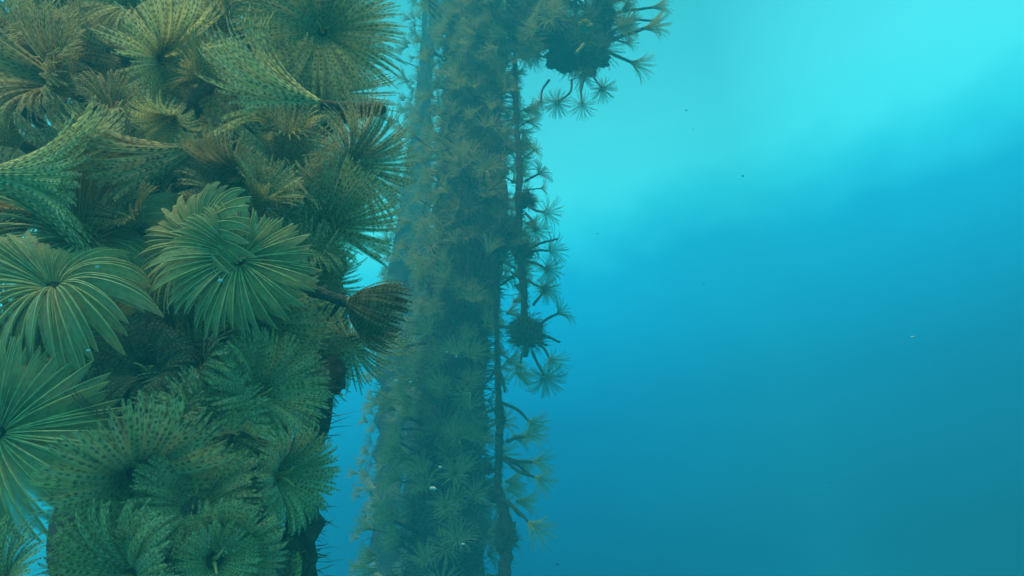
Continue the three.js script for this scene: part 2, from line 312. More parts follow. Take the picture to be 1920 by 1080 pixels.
// ------------------------------------------------------------------ the near fan worms, one by one
// px, py: mouth in the view; d: metres ahead; r: length of the radioles as it looks (pixels)
const pxLen = (px, py, d) => px * (d / (Math.cos(R(PITCH)) - (H / 2 - py) / F * Math.sin(R(PITCH)))) / F;
let seed = 100;
function near(px, py, d, dir, r, a0, a1, skin, label, more = {}) {
  if (skin !== 'pale') { const q = rng(seed * 3 + 1); more.messy = (more.messy ?? 18) * 0.95; more.fold = 15; more.curl = more.curl ?? 10 + q() * 45; more.gap = more.gap ?? (q() < 0.4 ? 0.05 + q() * 0.12 : 0); more.roll = more.roll ?? q() * 360; more.swirl = more.swirl ?? (q() - 0.5) * 0.5;  more.n = Math.round((more.n ?? 64) * 2.6); more.w = (more.w ?? 0.0036) * 0.62; more.rachis = 0.00032; more.r0 = more.r0 ?? 0.004; }
  else { more.slat = 0.9; more.taper = 0.6; more.fold = -34; more.w *= 0.56; more.n = Math.round(more.n * 1.85); more.rachis = 0.00036; more.swirl = more.swirl ?? 0.35; more.r0 = 0.004; more.rachis = 0.0006; more.pow = 0.9; r *= 1.22; }
  const o = { px, py, d, dir, L: pxLen(r, py, d), a0, a1, skin, label, seed: seed += 7, root: [lerp(px, 320, 0.45), py + 60, d + 0.16], ...more };
  nearWorm(o);
}
// the big ones that face the viewer
near(604, 62, 0.42, [0.25, 0.1, 1], 158, 42, 92, 'spot', 'spotted fan worm opened flat at the top, with an orange mouth', { gap: 0, curl: 12, n: 76, w: 0.0042, root: [470, 160, 0.5], messy: 10 });
near(268, 30, 0.41, [-0.05, 0.25, 1], 130, 25, 85, 'spot', 'spiral crowned fan worm cut by the top edge, left of the flat spotted one', { gap: 0, n: 110, turns: 1.8, rise: 0.014, w: 0.0036 });
near(302, 112, 0.40, [0.75, -0.25, 0.6], 165, 22, 62, 'white', 'pale fan worm fanning right below the spiral crown', { n: 60, w: 0.0045, root: [230, 180, 0.55] });
near(140, 175, 0.39, [-0.2, 0.25, 0.95], 165, 8, 52, 'ochre', 'brown spotted fan worm with a dark hollow middle, upper left', { n: 90, mouth: 'dark', curl: 40 });
near(30, 60, 0.41, [-0.3, -0.3, 0.8], 140, 12, 60, 'ochre', 'orange brown fan worm in the top left corner', { n: 70, curl: 30 });
near(440, 60, 0.43, [-0.55, 0.5, 0.6], 135, 15, 66, 'spot', 'fan worm between the spiral crown and the flat spotted crown at the top', { n: 64, curl: 20 });
near(-50, 330, 0.35, [0.95, -0.08, -0.2], 265, 8, 46, 'white', 'whitish fan worm with rows of dark bands sweeping in from the left edge', { n: 84, w: 0.005, messy: 8, root: [-160, 420, 0.5] });
near(358, 282, 0.385, [-0.85, -0.45, 0.4], 205, 12, 44, 'ochre', 'yellowish fan worm with tips hanging down left, beside the whitish banded one', { n: 54, w: 0.0048, curl: 35, root: [420, 320, 0.5] });
near(600, 196, 0.405, [-0.95, 0.05, 0.1], 215, 16, 56, 'white', 'banded fan worm lying on its side and opening left under the flat spotted crown', { n: 70, w: 0.0045, curl: 45, root: [600, 250, 0.5] });
near(652, 306, 0.44, [0.7, -0.1, 0.55], 128, 35, 84, 'ochre', 'orange spotted fan worm facing right against open water, upper of the right edge', { n: 62, root: [520, 300, 0.5], w: 0.0033 });
near(612, 422, 0.45, [0.3, -0.2, 1], 142, 42, 90, 'spot', 'spotted fan worm with reddish mouth and fringed edge, above the closed brown crown', { n: 74, w: 0.0034, root: [500, 430, 0.55] });
near(392, 456, 0.37, [-0.45, 0.4, 0.85], 132, 28, 108, 'pale', 'large smooth pale green fan worm, left half of the double crown in the middle', { n: 46, w: 0.0062, top: 0.3, curl: 35, messy: 10, root: [430, 560, 0.55] });
near(448, 486, 0.36, [0.3, 0.2, 0.9], 128, 30, 110, 'pale', 'large smooth pale green fan worm with yellow centre, right half of the double crown', { n: 52, w: 0.0058, top: 0.35, curl: 35, messy: 10, swirl: -0.3, root: [470, 590, 0.55] });
near(102, 538, 0.36, [0.1, 0.62, 0.75], 195, 26, 118, 'pale', 'large smooth green fan worm with a small black mouth near the left edge', { n: 50, w: 0.0072, mouth: 'dark', curl: 35, messy: 8, top: 0.62 });
near(150, 470, 0.40, [0.45, 0.7, 0.6], 165, 15, 105, 'pale', 'green fan worm arching behind the double crown and the black mouthed one', { n: 56, w: 0.0058, curl: 35 });
near(-5, 812, 0.36, [0.35, 0.35, 0.85], 200, 26, 106, 'pale', 'large smooth fan worm half cut by the left edge, lower left', { n: 50, w: 0.0075, curl: 20, messy: 8, top: 0.25, swirl: -0.3 });
near(650, 632, 0.475, [0.3, -0.75, 0.6], 120, 40, 84, 'spot', 'thin see-through fan worm hanging below the closed brown crown', { n: 46, w: 0.0022, root: [520, 610, 0.55] });
near(656, 568, 0.385, [0.95, -0.30, 0.08], 108, 47, 2, 'dark', 'closed dark brown fan worm crown held out sideways on its tube', { n: 40, w: 0.0042, messy: 7, pow: 1.3, curl: 0, swirl: 0, r0: 0.004, gap: 0, root: [500, 535, 0.41], tr: 0.0042 });
near(285, 705, 0.385, [0.1, 0.5, 0.85], 105, 15, 65, 'dark', 'curled brown fan worm below the black mouthed green crown', { n: 74, curl: 80, messy: 24, w: 0.0036 });
near(252, 886, 0.375, [0.55, -0.15, 0.75], 190, 22, 78, 'spot', 'dark spotted fan worm with a reddish mouth, lower left of the near crowd', { n: 60, w: 0.0042, messy: 14, curl: 20 });
near(470, 602, 0.415, [0.2, -0.05, 1], 150, 40, 88, 'spot', 'dim spotted fan worm with a black mouth under the double crown', { n: 72, mouth: 'dark', w: 0.0038 });
near(395, 715, 0.40, [-0.35, 0.6, 0.6], 125, 14, 58, 'ochre', 'brown speckled fan worm right of the curled brown one', { n: 72, w: 0.0036, curl: 50 });
near(478, 745, 0.41, [0.6, 0.3, 0.65], 125, 18, 74, 'spot', 'speckled fan worm beside the crusted rope, below the thin see-through one', { n: 68, curl: 20 });
near(515, 890, 0.405, [0.85, 0.05, 0.45], 108, 24, 66, 'spot', 'fan worm poking its fringe over the crusted rope into open water, low right', { n: 60, w: 0.0034 });
near(430, 1010, 0.39, [0.2, -0.35, 0.9], 100, 36, 84, 'spot', 'dim speckled fan worm at the bottom edge beside the braided cord', { n: 66 });
near(370, 950, 0.39, [0.3, 0.5, 0.75], 140, 14, 62, 'ochre', 'brown speckled fan worm low in the crowd, right of the one with the reddish mouth', { n: 72, curl: 30 });
near(250, 1080, 0.37, [-0.25, 0.1, 0.95], 150, 36, 84, 'spot', 'fan worm cut by the bottom edge under the reddish mouthed one', { n: 62 });
near(10, 1105, 0.36, [-0.3, 0.5, 0.8], 130, 30, 84, 'spot', 'fan worm in the bottom left corner', { n: 54, w: 0.0034 });
near(380, 820, 0.40, [0.5, 0.55, 0.6], 130, 14, 66, 'spot', 'speckled fan worm behind the reddish mouthed one, low in the crowd', { n: 64, curl: 30 });
// the second row, seen between the others
near(520, 330, 0.43, [0.5, 0.3, 0.7], 130, 16, 64, 'ochre', 'spotted fan worm behind the sideways banded one and left of the orange spotted one', { n: 66 });
near(460, 330, 0.41, [-0.3, -0.4, 0.85], 120, 25, 75, 'ochre', 'yellow brown fan worm under the sideways banded crown', { n: 66 });
near(70, 400, 0.40, [-0.6, -0.35, 0.6], 170, 12, 58, 'ochre', 'brown spotted fan worm below the whitish one at the left edge', { n: 76, curl: 30 });
near(560, 520, 0.47, [0.2, -0.3, 0.9], 130, 36, 86, 'spot', 'spotted fan worm behind the double crown, left of the crusted rope', { n: 62, w: 0.003 });
near(600, 180, 0.50, [0.5, -0.3, 0.8], 140, 36, 88, 'spot', 'spotted fan worm behind and below the flat crown at the top', { n: 62, w: 0.003 });
near(220, 300, 0.46, [0.0, 0.3, 1], 140, 34, 84, 'spot', 'shaded fan worm in the gap above the yellowish hanging one', { n: 62 });
near(20, 190, 0.43, [-0.4, 0.5, 0.7], 150, 16, 66, 'spot', 'fan worm at the left edge under the orange brown one', { n: 64 });
near(170, 650, 0.42, [-0.1, 0.1, 0.95], 140, 26, 105, 'pale', 'shaded green fan worm under the black mouthed one at the left', { n: 54, w: 0.005 });
near(560, 660, 0.46, [0.4, 0.0, 0.9], 120, 36, 86, 'spot', 'dim see-through fan worm behind the closed crown, left of the crusted rope', { n: 54, w: 0.0028 });
near(330, 620, 0.44, [0.1, 0.1, 1], 140, 36, 86, 'spot', 'shaded fan worm in the gap left of the black mouth under the double crown', { n: 60 });
near(430, 1090, 0.43, [0.1, 0.2, 0.95], 140, 36, 86, 'dark', 'dark fan worm at the bottom edge among the speckled ones', { n: 60 });
near(500, 210, 0.5, [-0.2, 0.1, 0.95], 150, 36, 86, 'spot', 'fan worm behind the tube of the flat spotted crown', { n: 60 });
near(380, 20, 0.5, [0.1, 0.0, 0.95], 160, 36, 86, 'spot', 'fan worm far back at the top between two crowns', { n: 60 });

near(150, 80, 0.44, [0.3, -0.5, 0.6], 140, 14, 64, 'ochre', 'orange speckled fan worm left of the spiral crown', { n: 66, curl: 30 });
near(60, 130, 0.44, [0.5, 0.4, 0.6], 150, 14, 66, 'spot', 'speckled fan worm between the orange brown corner one and the hollow brown one', { n: 66 });
near(-20, -10, 0.44, [0.3, 0.1, 0.9], 150, 20, 76, 'spot', 'fan worm cut by the very top left corner', { n: 66 });
near(130, -10, 0.45, [0.1, -0.2, 0.9], 150, 20, 78, 'ochre', 'fan worm cut by the top edge left of the spiral crown', { n: 66 });
near(500, -20, 0.46, [-0.1, -0.3, 0.9], 150, 22, 80, 'spot', 'fan worm cut by the top edge left of the flat spotted crown', { n: 66 });
near(560, 130, 0.46, [0.1, -0.6, 0.6], 130, 14, 66, 'spot', 'fan worm pointing down beside the tube of the flat spotted crown', { n: 62, curl: 25 });
near(430, 400, 0.43, [0.4, 0.5, 0.5], 120, 14, 66, 'ochre', 'yellow brown fan worm peeping over the top of the double crown', { n: 62, curl: 30 });
near(20, 690, 0.40, [0.5, 0.6, 0.5], 150, 14, 76, 'pale', 'shaded green fan worm between the two pale ones at the left edge', { n: 44, w: 0.0058 });
near(500, 800, 0.43, [0.3, 0.6, 0.6], 85, 16, 66, 'spot', 'small fan worm in front of the crusted rope, below the see-through one', { n: 54, curl: 25 });
near(450, 880, 0.42, [-0.3, -0.4, 0.8], 120, 16, 66, 'spot', 'dim fan worm turned down left in the lower crowd', { n: 60, curl: 30 });
near(560, 460, 0.46, [0.5, 0.5, 0.6], 120, 18, 70, 'spot', 'fan worm behind the reddish mouthed fringed one', { n: 60 });

// deep ones that close the crowd
near(30, 270, 0.53, [-0.2, -0.2, 0.9], 170, 36, 84, 'spot', 'shaded fan worm deep in the crowd, seen through the gap above the whitish one', { gap: 0, curl: 20, n: 62 });
near(80, 185, 0.53, [0, 0.1, 0.9], 160, 36, 84, 'spot', 'shaded fan worm deep in the crowd, between the hollow brown one and the left edge', { gap: 0, curl: 20, n: 62 });
near(400, 185, 0.53, [0.2, -0.1, 0.9], 150, 36, 84, 'ochre', 'shaded fan worm deep in the crowd, left of the sideways banded one', { gap: 0, curl: 20, n: 62 });
near(560, 40, 0.53, [-0.1, 0.2, 0.9], 150, 36, 84, 'spot', 'shaded fan worm deep in the crowd, behind the left half of the flat spotted crown', { gap: 0, curl: 20, n: 62 });
near(330, 130, 0.53, [0.1, 0, 0.9], 150, 36, 84, 'spot', 'shaded fan worm deep in the crowd, under the spiral crown', { gap: 0, curl: 20, n: 62 });
near(150, 320, 0.53, [-0.2, -0.2, 0.9], 160, 36, 84, 'ochre', 'shaded fan worm deep in the crowd, behind the yellowish hanging one', { gap: 0, curl: 20, n: 62 });
near(0, 400, 0.53, [0, 0.1, 0.9], 160, 36, 84, 'spot', 'shaded fan worm deep in the crowd, low behind the whitish one', { gap: 0, curl: 20, n: 62 });
near(480, 270, 0.53, [0.2, -0.1, 0.9], 150, 36, 84, 'spot', 'shaded fan worm deep in the crowd, behind the sideways banded one', { gap: 0, curl: 20, n: 62 });
near(640, 110, 0.53, [-0.1, 0.2, 0.9], 110, 36, 84, 'spot', 'shaded fan worm deep in the crowd, behind the right half of the flat spotted crown', { gap: 0, curl: 20, n: 62 });
near(300, 520, 0.53, [0.1, 0, 0.9], 160, 36, 84, 'pale', 'shaded fan worm deep in the crowd, in the gap between the two big pale crowns', { gap: 0, curl: 20, n: 44, w: 0.006 });
near(470, 950, 0.53, [-0.2, -0.2, 0.9], 150, 36, 84, 'ochre', 'shaded fan worm deep in the crowd, in the lower crowd behind the smaller ones', { gap: 0, curl: 20, n: 62 });
// smaller ones squeezed between
near(40, 270, 0.390, [-0.5, 0.4, 0.5], 72, 10, 48, 'spot', 'smaller speckled fan worm above the whitish one at the left edge', { n: 44, w: 0.0028 });
near(210, 215, 0.390, [0.3, 0.5, 0.5], 79, 17, 61, 'ochre', 'smaller brownish fan worm under the hollow brown one', { n: 44, w: 0.0028 });
near(330, 215, 0.385, [-0.2, -0.6, 0.6], 86, 10, 74, 'white', 'smaller whitish fan worm under the pale one that fans right', { n: 44, w: 0.0028 });
near(400, 150, 0.400, [-0.6, 0.3, 0.6], 93, 17, 53, 'spot', 'smaller speckled fan worm over the sideways banded one', { n: 44, w: 0.0028 });
near(200, 90, 0.400, [-0.7, 0.2, 0.5], 100, 10, 66, 'ochre', 'smaller brownish fan worm just left of the spiral crown', { n: 44, w: 0.0028 });
near(90, 110, 0.395, [0.2, -0.7, 0.5], 77, 17, 79, 'ochre', 'smaller brownish fan worm beside the orange brown corner one', { n: 44, w: 0.0028 });
near(540, 270, 0.420, [0.2, 0.6, 0.6], 84, 10, 58, 'spot', 'smaller speckled fan worm below the tube of the sideways banded one', { n: 44, w: 0.0028 });
near(590, 350, 0.435, [0.6, -0.3, 0.6], 91, 17, 71, 'ochre', 'smaller brownish fan worm between the two fringed ones at the right edge', { n: 44, w: 0.0028 });
near(480, 390, 0.400, [0.5, 0.6, 0.4], 98, 10, 50, 'spot', 'smaller speckled fan worm at the top right of the double crown', { n: 44, w: 0.0028 });
near(260, 420, 0.385, [-0.3, 0.6, 0.6], 75, 17, 63, 'ochre', 'smaller brownish fan worm below the yellowish hanging one', { n: 44, w: 0.0028 });
near(30, 470, 0.380, [-0.5, 0.5, 0.6], 82, 10, 76, 'ochre', 'smaller brownish fan worm above the black mouthed one at the left edge', { n: 44, w: 0.0028 });
near(330, 640, 0.390, [0.4, 0.4, 0.7], 89, 17, 55, 'dark', 'smaller dark brown fan worm right above the curled brown one', { n: 44, w: 0.0028 });
near(220, 760, 0.375, [-0.3, -0.5, 0.7], 96, 10, 68, 'dark', 'smaller dark brown fan worm below the curled brown one', { n: 44, w: 0.0028 });
near(420, 650, 0.405, [-0.3, 0.5, 0.7], 73, 17, 81, 'spot', 'smaller speckled fan worm left under the black mouth below the double crown', { n: 44, w: 0.0028 });
near(330, 790, 0.385, [0.1, 0.7, 0.6], 80, 10, 60, 'ochre', 'smaller brownish fan worm above the reddish mouthed one', { n: 44, w: 0.0028 });
near(528, 700, 0.440, [0.6, -0.1, 0.7], 87, 17, 73, 'spot', 'smaller speckled fan worm against the crusted rope', { n: 44, w: 0.0028 });
near(450, 800, 0.400, [0.2, -0.5, 0.7], 94, 10, 52, 'ochre', 'smaller brownish fan worm in the middle of the lower crowd', { n: 44, w: 0.0028 });
near(300, 1010, 0.370, [-0.3, -0.4, 0.8], 101, 17, 65, 'ochre', 'smaller brownish fan worm under the reddish mouthed one', { n: 44, w: 0.0028 });
near(400, 1050, 0.380, [0.5, 0.2, 0.7], 78, 10, 78, 'spot', 'smaller speckled fan worm near the bottom edge left of the braided cord', { n: 44, w: 0.0028 });

// ------------------------------------------------------------------ ropes further off
const mid = crustedRope('mussel_rope', [[905, -330, 1.62, 0.0720], [905, -60, 1.6, 0.0720], [905, 130, 1.58, 0.0600], [905, 320, 1.56, 0.0510], [895, 520, 1.55, 0.0510], [865, 700, 1.55, 0.0480], [850, 900, 1.54, 0.0510], [840, 1090, 1.53, 0.0540], [836, 1300, 1.52, 0.0540]],
  'thick overgrown rope in the middle covered with small fan worms', { seed: 41, rough: 0.9, lumps: 70, fuzz: 18000, fuzzLen: 0.06, segs: 240, group: 'overgrown ropes hanging in the haze' });
const midLeft = crustedRope('mussel_rope', [[862, -300, 1.75, 0.0252], [860, 0, 1.74, 0.0294], [855, 250, 1.72, 0.0336], [840, 500, 1.72, 0.0420], [825, 750, 1.7, 0.0462], [800, 1090, 1.7, 0.0420], [795, 1300, 1.7, 0.0420]],
  'greenish overgrown rope along the left side of the thick middle one', { seed: 47, rough: 0.8, lumps: 30, fuzz: 10000, fuzzLen: 0.06, segs: 200, group: 'overgrown ropes hanging in the haze' });
const far = crustedRope('mussel_rope', [[822, -260, 2.5, 0.0120], [815, 0, 2.5, 0.0150], [802, 150, 2.5, 0.0210], [798, 400, 2.48, 0.0210], [790, 620, 2.45, 0.0210], [778, 800, 2.42, 0.0240], [768, 1000, 2.4, 0.0240], [760, 1320, 2.4, 0.0240]],
  'faint overgrown rope furthest left in the haze behind the near fan worms', { seed: 53, rough: 0.8, lumps: 30, fuzz: 7000, fuzzLen: 0.04, segs: 200, group: 'overgrown ropes hanging in the haze' });
const far2 = crustedRope('mussel_rope', [[800, -260, 2.75, 0.006], [790, 200, 2.7, 0.006], [755, 520, 2.65, 0.014], [735, 800, 2.6, 0.05], [722, 1000, 2.6, 0.06], [712, 1320, 2.6, 0.0300]],
  'faintest overgrown rope showing low in the gap right of the near crusted rope', { seed: 57, rough: 0.8, lumps: 24, fuzz: 5000, fuzzLen: 0.05, segs: 160, group: 'overgrown ropes hanging in the haze' });
const strandA = crustedRope('thin_rope', [[960, -60, 1.5, 0.0100], [965, 100, 1.48, 0.0080], [968, 220, 1.45, 0.0060], [974, 330, 1.42, 0.0070], [972, 420, 1.42, 0.0080], [980, 520, 1.42, 0.0080], [984, 600, 1.42, 0.0090], [986, 668, 1.42, 0.0050]],
  'thin dark rope with clumps hanging right of the thick middle one', { seed: 59, fuzz: 1500, fuzzLen: 0.025, segs: 160, rough: 0.6, sides: 14 });
const strandB = crustedRope('thin_rope', [[925, 480, 1.36, 0.0065], [930, 580, 1.36, 0.0052], [933, 690, 1.36, 0.0049], [936, 770, 1.36, 0.0052], [936, 850, 1.36, 0.0078], [934, 910, 1.36, 0.0084], [944, 960, 1.36, 0.0072], [946, 1000, 1.36, 0.0130], [948, 1050, 1.36, 0.0117], [942, 1120, 1.36, 0.0104], [940, 1300, 1.36, 0.0104]],
  'bare thin rope with stalks and knots at the lower middle', { seed: 61, fuzz: 700, fuzzLen: 0.016, segs: 200, rough: 0.55, sides: 14 });
function clump(px, py, D, r, label, s, o = {}) {
  const p = onWall(px, py, D), t = thing('growth_clump', p); tag(t, label, 'clump', 'dark clumps of growth on the thin ropes');
  part('lump', lumpGeo(r * (r > 0.05 ? 1 : 0.72), r > 0.05 ? 20 : 12, s, 0.6, o.sx ?? 1, o.sy ?? 1.15, 0.9), M.crust, t);
  const c = new THREE.LineCurve3(V(0, -r * 0.7, 0), V(0, r * 0.7, 0));
  const f = part('fringe', fuzzGeo(c, () => r * 0.8, (o.hairs ?? 260) * 2.2, Math.min(r * 0.75, 0.03), s + 3, 0), M.fuzz, t); f.userData.kind = 'stuff';
  return { p, r };
}
const top = clump(1085, 84, 1.42, 0.085, 'big dark clump at the top holding a yellow sponge', 71, { hairs: 2600, sx: 1.05, sy: 0.95 });
clump(1125, 28, 1.43, 0.05, 'smaller clump at the top right of the big dark one', 72, { hairs: 700 });
clump(1005, 45, 1.46, 0.085, 'hazy clump at the top edge left of the big dark one', 73, { hairs: 1200 });
clump(985, 375, 1.41, 0.026, 'small dark clump high on the thin rope with bristles', 75);
clump(978, 470, 1.42, 0.03, 'dark clump halfway down the thin rope', 77);
const star = clump(986, 622, 1.40, 0.04, 'spiky dark clump at the lower end of the thin rope', 79, { hairs: 420 });
clump(940, 445, 1.45, 0.045, 'dark clump on the right side of the thick rope', 81);
clump(915, 880, 1.36, 0.012, 'small knot on the left of the bare rope', 83, { hairs: 90 });
clump(926, 928, 1.36, 0.016, 'lower knot on the left of the bare rope', 85, { hairs: 90 });
clump(948, 1010, 1.36, 0.024, 'long dark clump near the bottom of the bare rope', 87, { sy: 1.9, hairs: 200 });
clump(941, 788, 1.36, 0.011, 'knot in the middle of the bare rope', 89, { hairs: 60 });
{ // yellow sponge
  const t = thing('yellow_sponge', onWall(1097, 48, 1.25)); tag(t, 'small yellow sponge sitting on the big dark clump at the top', 'sponge');
  part('lobe', lumpGeo(0.016, 6, 4, 0.45, 1.15, 0.9, 1), M.yellow, t);
  const l = part('lobe', lumpGeo(0.010, 5, 14, 0.45), M.yellow, t); l.position.set(0.012, -0.013, 0.004);
  const k = part('lobe', lumpGeo(0.008, 5, 24, 0.45), M.yellow, t); k.position.set(-0.012, -0.008, 0.006);
  const s2 = thing('yellow_sponge', onWall(1088, 92, 1.27)); tag(s2, 'thin dull yellow sponge finger below the yellow sponge', 'sponge');
  part('finger', tubeGeo([V(0.012, 0.02, 0), V(0.004, 0.006, 0.002), V(-0.008, -0.012, 0), V(-0.014, -0.02, 0)], () => 0.0055, 9, 24, 3, 0.4), M.yellow, s2);
}
// small fan worms: a few kinds, then copies
const MIDMAT = SKIN.small;
function smallWorm(i) {
  const r = rng(900 + i), t = new THREE.Group(), Lt = 0.045 + 0.018 * (i % 4), bx = (r() - 0.5) * 0.04, bz = (r() - 0.5) * 0.04;
  const end = V(bx, Lt, bz), pts = [V(0, -0.01, 0), V(bx * 0.1, Lt * 0.35, bz * 0.2), V(bx * 0.5, Lt * 0.7, bz * 0.6), end];
  part('tube', tubeGeo(pts, (s) => 0.0032 * (1.2 - 0.3 * s), 7, 14, i, 0.3), M.tube, t);
  const open = [[35, 86], [12, 52], [25, 74], [8, 36], [38, 92]][i % 5], gs = [], n = 30 + (i % 3) * 7;
  const sh = { L: 0.05, w: [0.0034, 0.0028, 0.0038][i % 3], a0: open[0], a1: open[1], curl: [20, 60, 10, 35][i % 4], messy: 50, r0: 0.003, rachis: 0.00028 };
  for (let k = 0; k < n; k++) { const g = radioleGeo(sh, 4000 + i * 50 + k, false); g.rotateY(-k / n * Math.PI * 2 + (r() - 0.5) * 0.1); gs.push(g); }
  const c = part('crown', mergeGeometries(gs), MIDMAT[[0, 1, 0, 1, 2, 0, 1, 1, 0, 1][i % 10]], t);
  c.position.copy(end); c.quaternion.setFromUnitVectors(V(0, 1, 0), V(bx * 6, 1, bz * 6).normalize());
  return t;
}
const kinds = Array.from({ length: 10 }, (_, i) => smallWorm(i));
function smallCopy(k, pos, dir, size, spin, label, group) {
  const t = kinds[k].clone(); t.name = numbered('small_fan_worm'); scene.add(t); t.position.copy(pos); t.scale.setScalar(size);
  t.quaternion.copy(crownPlane(dir, spin)); tag(t, label, 'fan worm', group); return t;
}
const camInv = camera.matrixWorld.clone().invert();
const rowOf = (p) => { const q = p.clone().applyMatrix4(camInv); return H / 2 + q.y / q.z * F; };                       // how high in the view
const level = (py) => py < 200 ? 'level with the top clump' : py < 430 ? 'level with the bristly clump' : py < 560 ? 'level with the long tubed worm' : py < 720 ? 'level with the spiky clump' : py < 900 ? 'level with the bare stalks' : 'level with the lowest clump';
function populate(rope, n, sd, [s0, s1], size, label, group) {
  const r = rng(sd);
  for (let i = 0; i < n; i++) {
    const s = lerp(s0, s1, (i + r()) / n), a = lerp(-0.35, Math.PI + 0.35, r()), p = rope.curve.getPointAt(s), R0 = rope.rad(s), py = rowOf(p);
    const d = V(Math.cos(a), (r() - 0.4) * 0.9, Math.sin(a) + 0.15).normalize(), k = Math.floor(r() * 10), sz = size * (0.65 + r() * 0.6), spin = r() * 360;
    if (py < -50 || py > 1130) continue;                  // out of the frame
    smallCopy(k, p.addScaledVector(V(d.x, 0, d.z), R0 * 0.8), d, sz, spin, label + ', ' + level(py), group);
  }
}
populate(mid, 240, 301, [0.02, 0.98], 1.0, 'small fan worm on the thick middle rope', 'small fan worms on the thick middle rope');
populate(midLeft, 84, 307, [0.02, 0.98], 1.05, 'small fan worm on the greenish rope', 'small fan worms on the greenish rope');
// worms that run together in the haze, nobody could count them: one mass on each rope
function mass(rope, n, sd, sizes, [s0, s1]) {
  const r = rng(sd);
  for (const k of [0, 1, 3, 6]) {
    const geo = mergeGeometries(kinds[k].children.map((c) => { c.updateMatrix(); return c.geometry.clone().applyMatrix4(c.matrix); })), im = new THREE.InstancedMesh(geo, kinds[k].children[1].material, Math.round(n / 4)), mt = new THREE.Matrix4();
    for (let i = 0; i < im.count; i++) {
      const s = lerp(s0, s1, (i + r()) / im.count), a = r() * 4.2 - 0.6, p = rope.curve.getPointAt(s), d = V(Math.cos(a), (r() - 0.45) * 0.9, Math.sin(a)).normalize();
      im.setMatrixAt(i, mt.compose(p.addScaledVector(V(d.x, 0, d.z), rope.rad(s) * 0.6), crownPlane(d, r() * 360), V(1, 1, 1).multiplyScalar(sizes[0] + r() * sizes[1])));
    }
    im.name = 'fan_worm_mass'; im.userData.kind = 'stuff'; rope.t.add(im);
  }
}
mass(far, 300, 311, [0.9, 0.8], [0.1, 0.95]);
mass(far2, 320, 313, [0.6, 0.5], [0.5, 0.98]);
mass(mid, 420, 331, [0.75, 0.5], [0.08, 0.96]);
mass(midLeft, 240, 337, [0.7, 0.5], [0.08, 0.96]);
populate(strandA, 12, 313, [0.3, 0.9], 0.62, 'small fan worm close against the thin rope', 'small fan worms close to the thin rope');
{ // crown of worms round the big top clump
  const r = rng(317);
  const spots = [[1085, 84, 1.42, 0.085], [1005, 45, 1.46, 0.085], [1120, 30, 1.43, 0.05], [950, 60, 1.5, 0.07]];
  for (let i = 0; i < 84; i++) {
    const a = r() * Math.PI * 2, d = V(Math.cos(a), Math.sin(a) * 0.9 - 0.15, i % 3 ? -0.1 + r() : 0.5 + r() * 1.5).normalize(), [cx, cy, cd, cr] = spots[i % 4];
    smallCopy(Math.floor(r() * 10), onWall(cx, cy, cd).addScaledVector(d, cr), d, 1.0 + r() * 0.6, r() * 360, 'small fan worm among those round the big clump at the top', 'small fan worms on the top clump');
  }
}
// worms that stand out one by one: root (px, py), crown (px, py), distance, label
const single = [
  [1100, 140, 1092, 195, 1.38, 0, 'fan worm hanging straight down under the big top clump'],
  [1072, 150, 1046, 192, 1.4, 5, 'fan worm hanging down left under the big top clump'],
  [1110, 130, 1128, 165, 1.38, 2, 'fan worm pointing down right under the big top clump'],
  [1135, 70, 1172, 80, 1.38, 3, 'fan worm pointing right from the big top clump'],
  [1130, 40, 1165, 22, 1.38, 8, 'fan worm pointing up right from the big top clump'],
  [1030, 150, 1015, 190, 1.42, 6, 'fan worm at the lower left of the big top clump'],
  [985, 340, 1010, 326, 1.4, 5, 'fan worm pointing right above the bristly small clump'],
  [990, 385, 1022, 398, 1.4, 0, 'fan worm pointing right from the bristly small clump'],
  [985, 400, 1003, 430, 1.4, 5, 'fan worm pointing down right under the bristly small clump'],
  [985, 475, 1030, 470, 1.39, 0, 'fan worm with a long tube pointing right, upper half of the thin rope'],
  [985, 488, 1024, 504, 1.39, 5, 'fan worm pointing right just below the long tubed one'],
  [990, 525, 1018, 540, 1.39, 2, 'fan worm at the right of the thin rope above the spiky clump'],
  [1000, 572, 1016, 552, 1.4, 7, 'fan worm pointing up right above the spiky clump'],
  [1010, 610, 1046, 588, 1.39, 0, 'fan worm reaching furthest right from the spiky clump'],
  [1005, 640, 1030, 672, 1.39, 6, 'fan worm pointing down right from the spiky clump'],
  [985, 650, 975, 685, 1.39, 1, 'fan worm pointing down under the spiky clump'],
  [998, 660, 1020, 705, 1.39, 5, 'fan worm hanging lowest under the spiky clump'],
  [940, 755, 992, 790, 1.35, 6, 'fan worm on a long stalk pointing right, top of the bare rope'],
  [950, 828, 985, 818, 1.35, 1, 'fan worm on a short stalk pointing right on the bare rope'],
  [945, 858, 1000, 866, 1.35, 6, 'fan worm on the upper of three stalks at the knot of the bare rope'],
  [945, 860, 1004, 895, 1.35, 1, 'fan worm on the lowest of three stalks at the knot of the bare rope'],
  [940, 935, 992, 980, 1.35, 6, 'fan worm on a stalk pointing down right, lowest on the bare rope'],
  [930, 690, 882, 738, 1.37, 1, 'round pale fan worm on a curved stalk left of the bare rope'],
  [932, 765, 885, 785, 1.37, 5, 'fan worm on a curved stalk left of the bare rope'],
  [868, 690, 858, 664, 1.4, 7, 'pale open fan worm seen from the front on the thick rope'],
  [935, 790, 912, 805, 1.35, 5, 'fan worm tucked against the left of the bare rope'],
];
